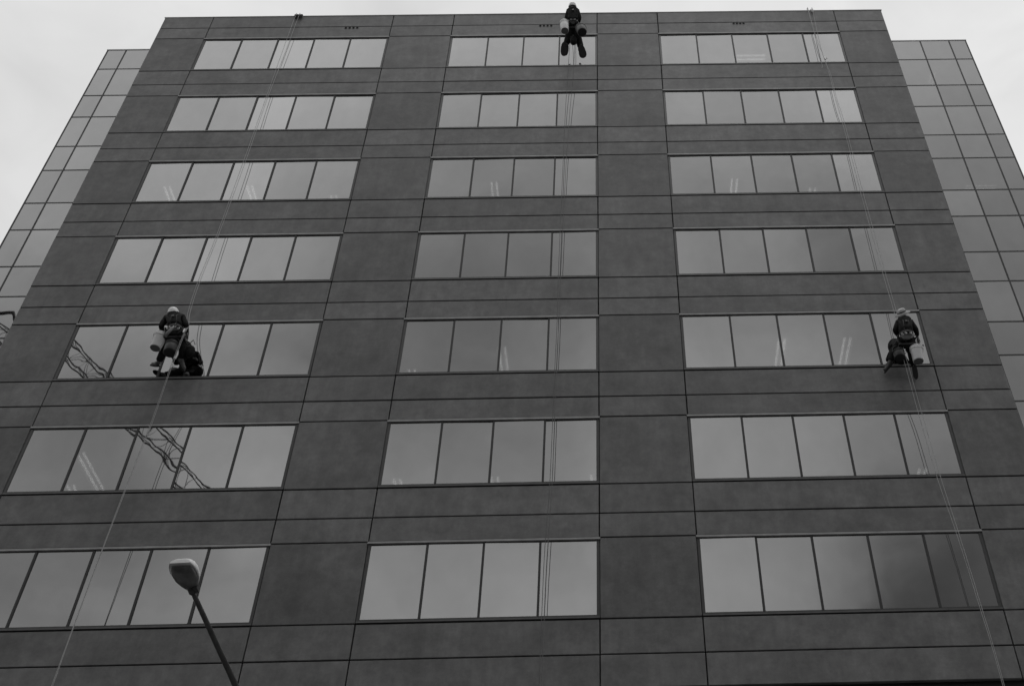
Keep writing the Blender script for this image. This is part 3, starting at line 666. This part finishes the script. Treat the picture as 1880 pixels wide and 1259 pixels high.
# ------------------------------------------------------------------ ropes
RG = 'ropes hanging down the facade'
def rope(pts, label, m='rope', r=.0065):
    o = MB().tube(curve(pts, 5), r, 6).build('rope', M[m], None, Vector(pts[-1])); tag(o, label, 'rope', RG); return o
XL = -10.03
rope([(XL-.02, .5, 36.30), (XL-.02, -.02, 36.50), (XL-.03, -.10, 36.2), (XL-.05, -.09, 34.0), (XL-.05, -.10, 31.5), (XL-.02, -.17, 28.2), (XL-.02, -.22, 24.9), (XL-.02, -.33, 23.0), (-9.99, -.40, 21.84), (-9.82, -.55, 21.2), (-9.69, -.82, 20.75), (-9.75, -.78, 19.8), (-9.79, -.70, 19.3), (-9.885, -.52, 18.1), (-9.93, -.54, 16.4), (-9.98, -.55, 13.2), (-10.0, -.56, 9), (-10.0, -.5, 1.0), (-9.9, -.6, .16)],
     'main rope from the roof to the left cleaner, left one of its pair')
rope([(XL+.09, .5, 36.30), (XL+.09, -.02, 36.50), (XL+.08, -.10, 36.2), (XL+.05, -.09, 34.0), (XL+.01, -.12, 31.5), (XL+.05, -.19, 28.2), (XL+.04, -.24, 24.9), (XL+.04, -.35, 23.0), (-9.93, -.42, 21.84), (-9.77, -.57, 21.2), (-9.66, -.83, 20.73), (-9.71, -.79, 19.8), (-9.76, -.71, 19.3), (-9.84, -.55, 18.1), (-9.89, -.57, 16.4), (-9.97, -.55, 13.2), (-9.95, -.56, 9), (-9.95, -.5, 1.0), (-9.8, -.7, .16)],
     'safety rope from the roof to the left cleaner, right one of its pair')
rope([(7.26, .5, 36.30), (7.26, -.02, 36.50), (7.26, -.10, 36.25), (7.20, -.13, 34.2), (7.23, -.14, 33.1), (7.29, -.14, 32.25), (7.28, -.14, 31.0), (7.32, -.15, 29.7), (7.31, -.2, 26.4), (7.32, -.25, 23.1), (7.32, -.30, 21.8), (7.30, -.36, 20.9), (7.18, -.52, 20.05), (7.22, -.45, 19.5), (7.29, -.3, 18.3), (7.34, -.28, 16.5), (7.41, -.28, 15), (7.46, -.3, 13.3), (7.49, -.3, 11.6), (7.5, -.3, 5), (7.5, -.4, .16)],
     'main rope from the roof to the cleaner in the hat, right of its pair')
rope([(7.12, .5, 36.30), (7.12, -.02, 36.50), (7.12, -.10, 36.3), (7.15, -.12, 34.4), (7.21, -.14, 33.4), (7.25, -.14, 32.25), (7.24, -.14, 31.0), (7.27, -.13, 29.7), (7.25, -.18, 26.4), (7.26, -.23, 23.1), (7.27, -.28, 21.8), (7.25, -.34, 20.9), (7.13, -.50, 20.05), (7.16, -.42, 19.5), (7.22, -.28, 18.3), (7.27, -.26, 16.5), (7.37, -.26, 15), (7.43, -.28, 13.3), (7.47, -.28, 11.6), (7.47, -.3, 5), (7.4, -.4, .16)],
     'safety rope from the roof to the cleaner in the hat, left of its pair')
rope([(7.10, -.02, 36.50), (7.10, -.12, 36.25), (7.11, -.13, 34.4), (7.10, -.14, 32.95), (7.05, -.14, 32.7)], 'short rope tail with a hook end across the top right window')
mr_ = lambda x, dy: [(x, .5, 36.30), (x, -.02, 36.50), (x, -.2, 36.1), (x, -.42, 35.0), (x-.02, -.40, 34.2), (x-.05, -.30, 32.8)]
rope([(-.86, .5, 36.3), (-.86, -.02, 36.5), (-.84, -.35, 35.6), (-.80, -.65, 34.6), (-.86, -.55, 33.3), (-.90, -.36, 32.2), (-.95, -.24, 30.5), (-.975, -.22, 28.1), (-1.0, -.25, 24.8), (-1.01, -.24, 23.1), (-1.005, -.24, 21.5), (-1.025, -.26, 19.8), (-1.05, -.28, 16.6), (-1.10, -.32, 15.1), (-1.12, -.34, 13.2), (-1.13, -.35, 6), (-1.1, -.5, .16)],
     'left one of two ropes hanging below the roof edge cleaner', 'rope_dark')
rope([(-.70, .5, 36.3), (-.70, -.02, 36.5), (-.72, -.35, 35.6), (-.72, -.67, 34.6), (-.70, -.57, 33.3), (-.73, -.38, 32.2), (-.81, -.28, 30.5), (-.88, -.26, 28.1), (-.93, -.28, 24.8), (-.95, -.27, 23.1), (-.96, -.27, 21.5), (-.985, -.28, 19.8), (-1.0, -.30, 16.6), (-1.04, -.34, 15.1), (-1.07, -.36, 13.2), (-1.08, -.37, 6), (-1.0, -.5, .16)],
     'right one of two ropes hanging below the roof edge cleaner', 'rope_dark')

# rope fittings at the parapet
def padset(x, w, label, m):
    t = empty('edge_protector', (x, 0, ZT), label, 'edge protector', 'edge protectors on the parapet')
    n = 4
    for i in range(n):
        a = x-w/2+w*i/n; P(MB().tube([(a+w/n/2, .25, ZT+.04), (a+w/n/2, -.02, ZT+.06), (a+w/n/2, -.06, ZT-.02), (a+w/n/2+random.uniform(-.03, .03), -.07, ZT-.19-.05*(i % 2))], w/n*.42, 7), 'pad', m, t)
padset(-9.99, .27, 'dark rope edge pads on the parapet above the left windows', M['pad'])
padset(7.26, .09, 'small pale rope edge pad on the parapet near its right end', M['helmet'])
# descenders on the ropes
for c, lab in (((-9.70, -.82, 20.80), 'metal descender on the ropes at the right hip of the left cleaner'), ((7.19, -.52, 20.02), 'metal descender on the ropes below the cleaner in the hat'),
               ((7.24, -.16, 33.25), 'metal rope clamp on the ropes across the top right window')):
    c = Vector(c); t = empty('descender', tuple(c), lab, 'descender')
    P(MB().box(c.x-.02, c.x+.02, c.y-.02, c.y+.02, c.z-.07, c.z+.05), 'plate', M['metal'], t)
    P(MB().tube([c+Vector((.02, -.02, 0)), c+Vector((.05, -.03, -.09))], .009, 6), 'lever', M['frame'], t)
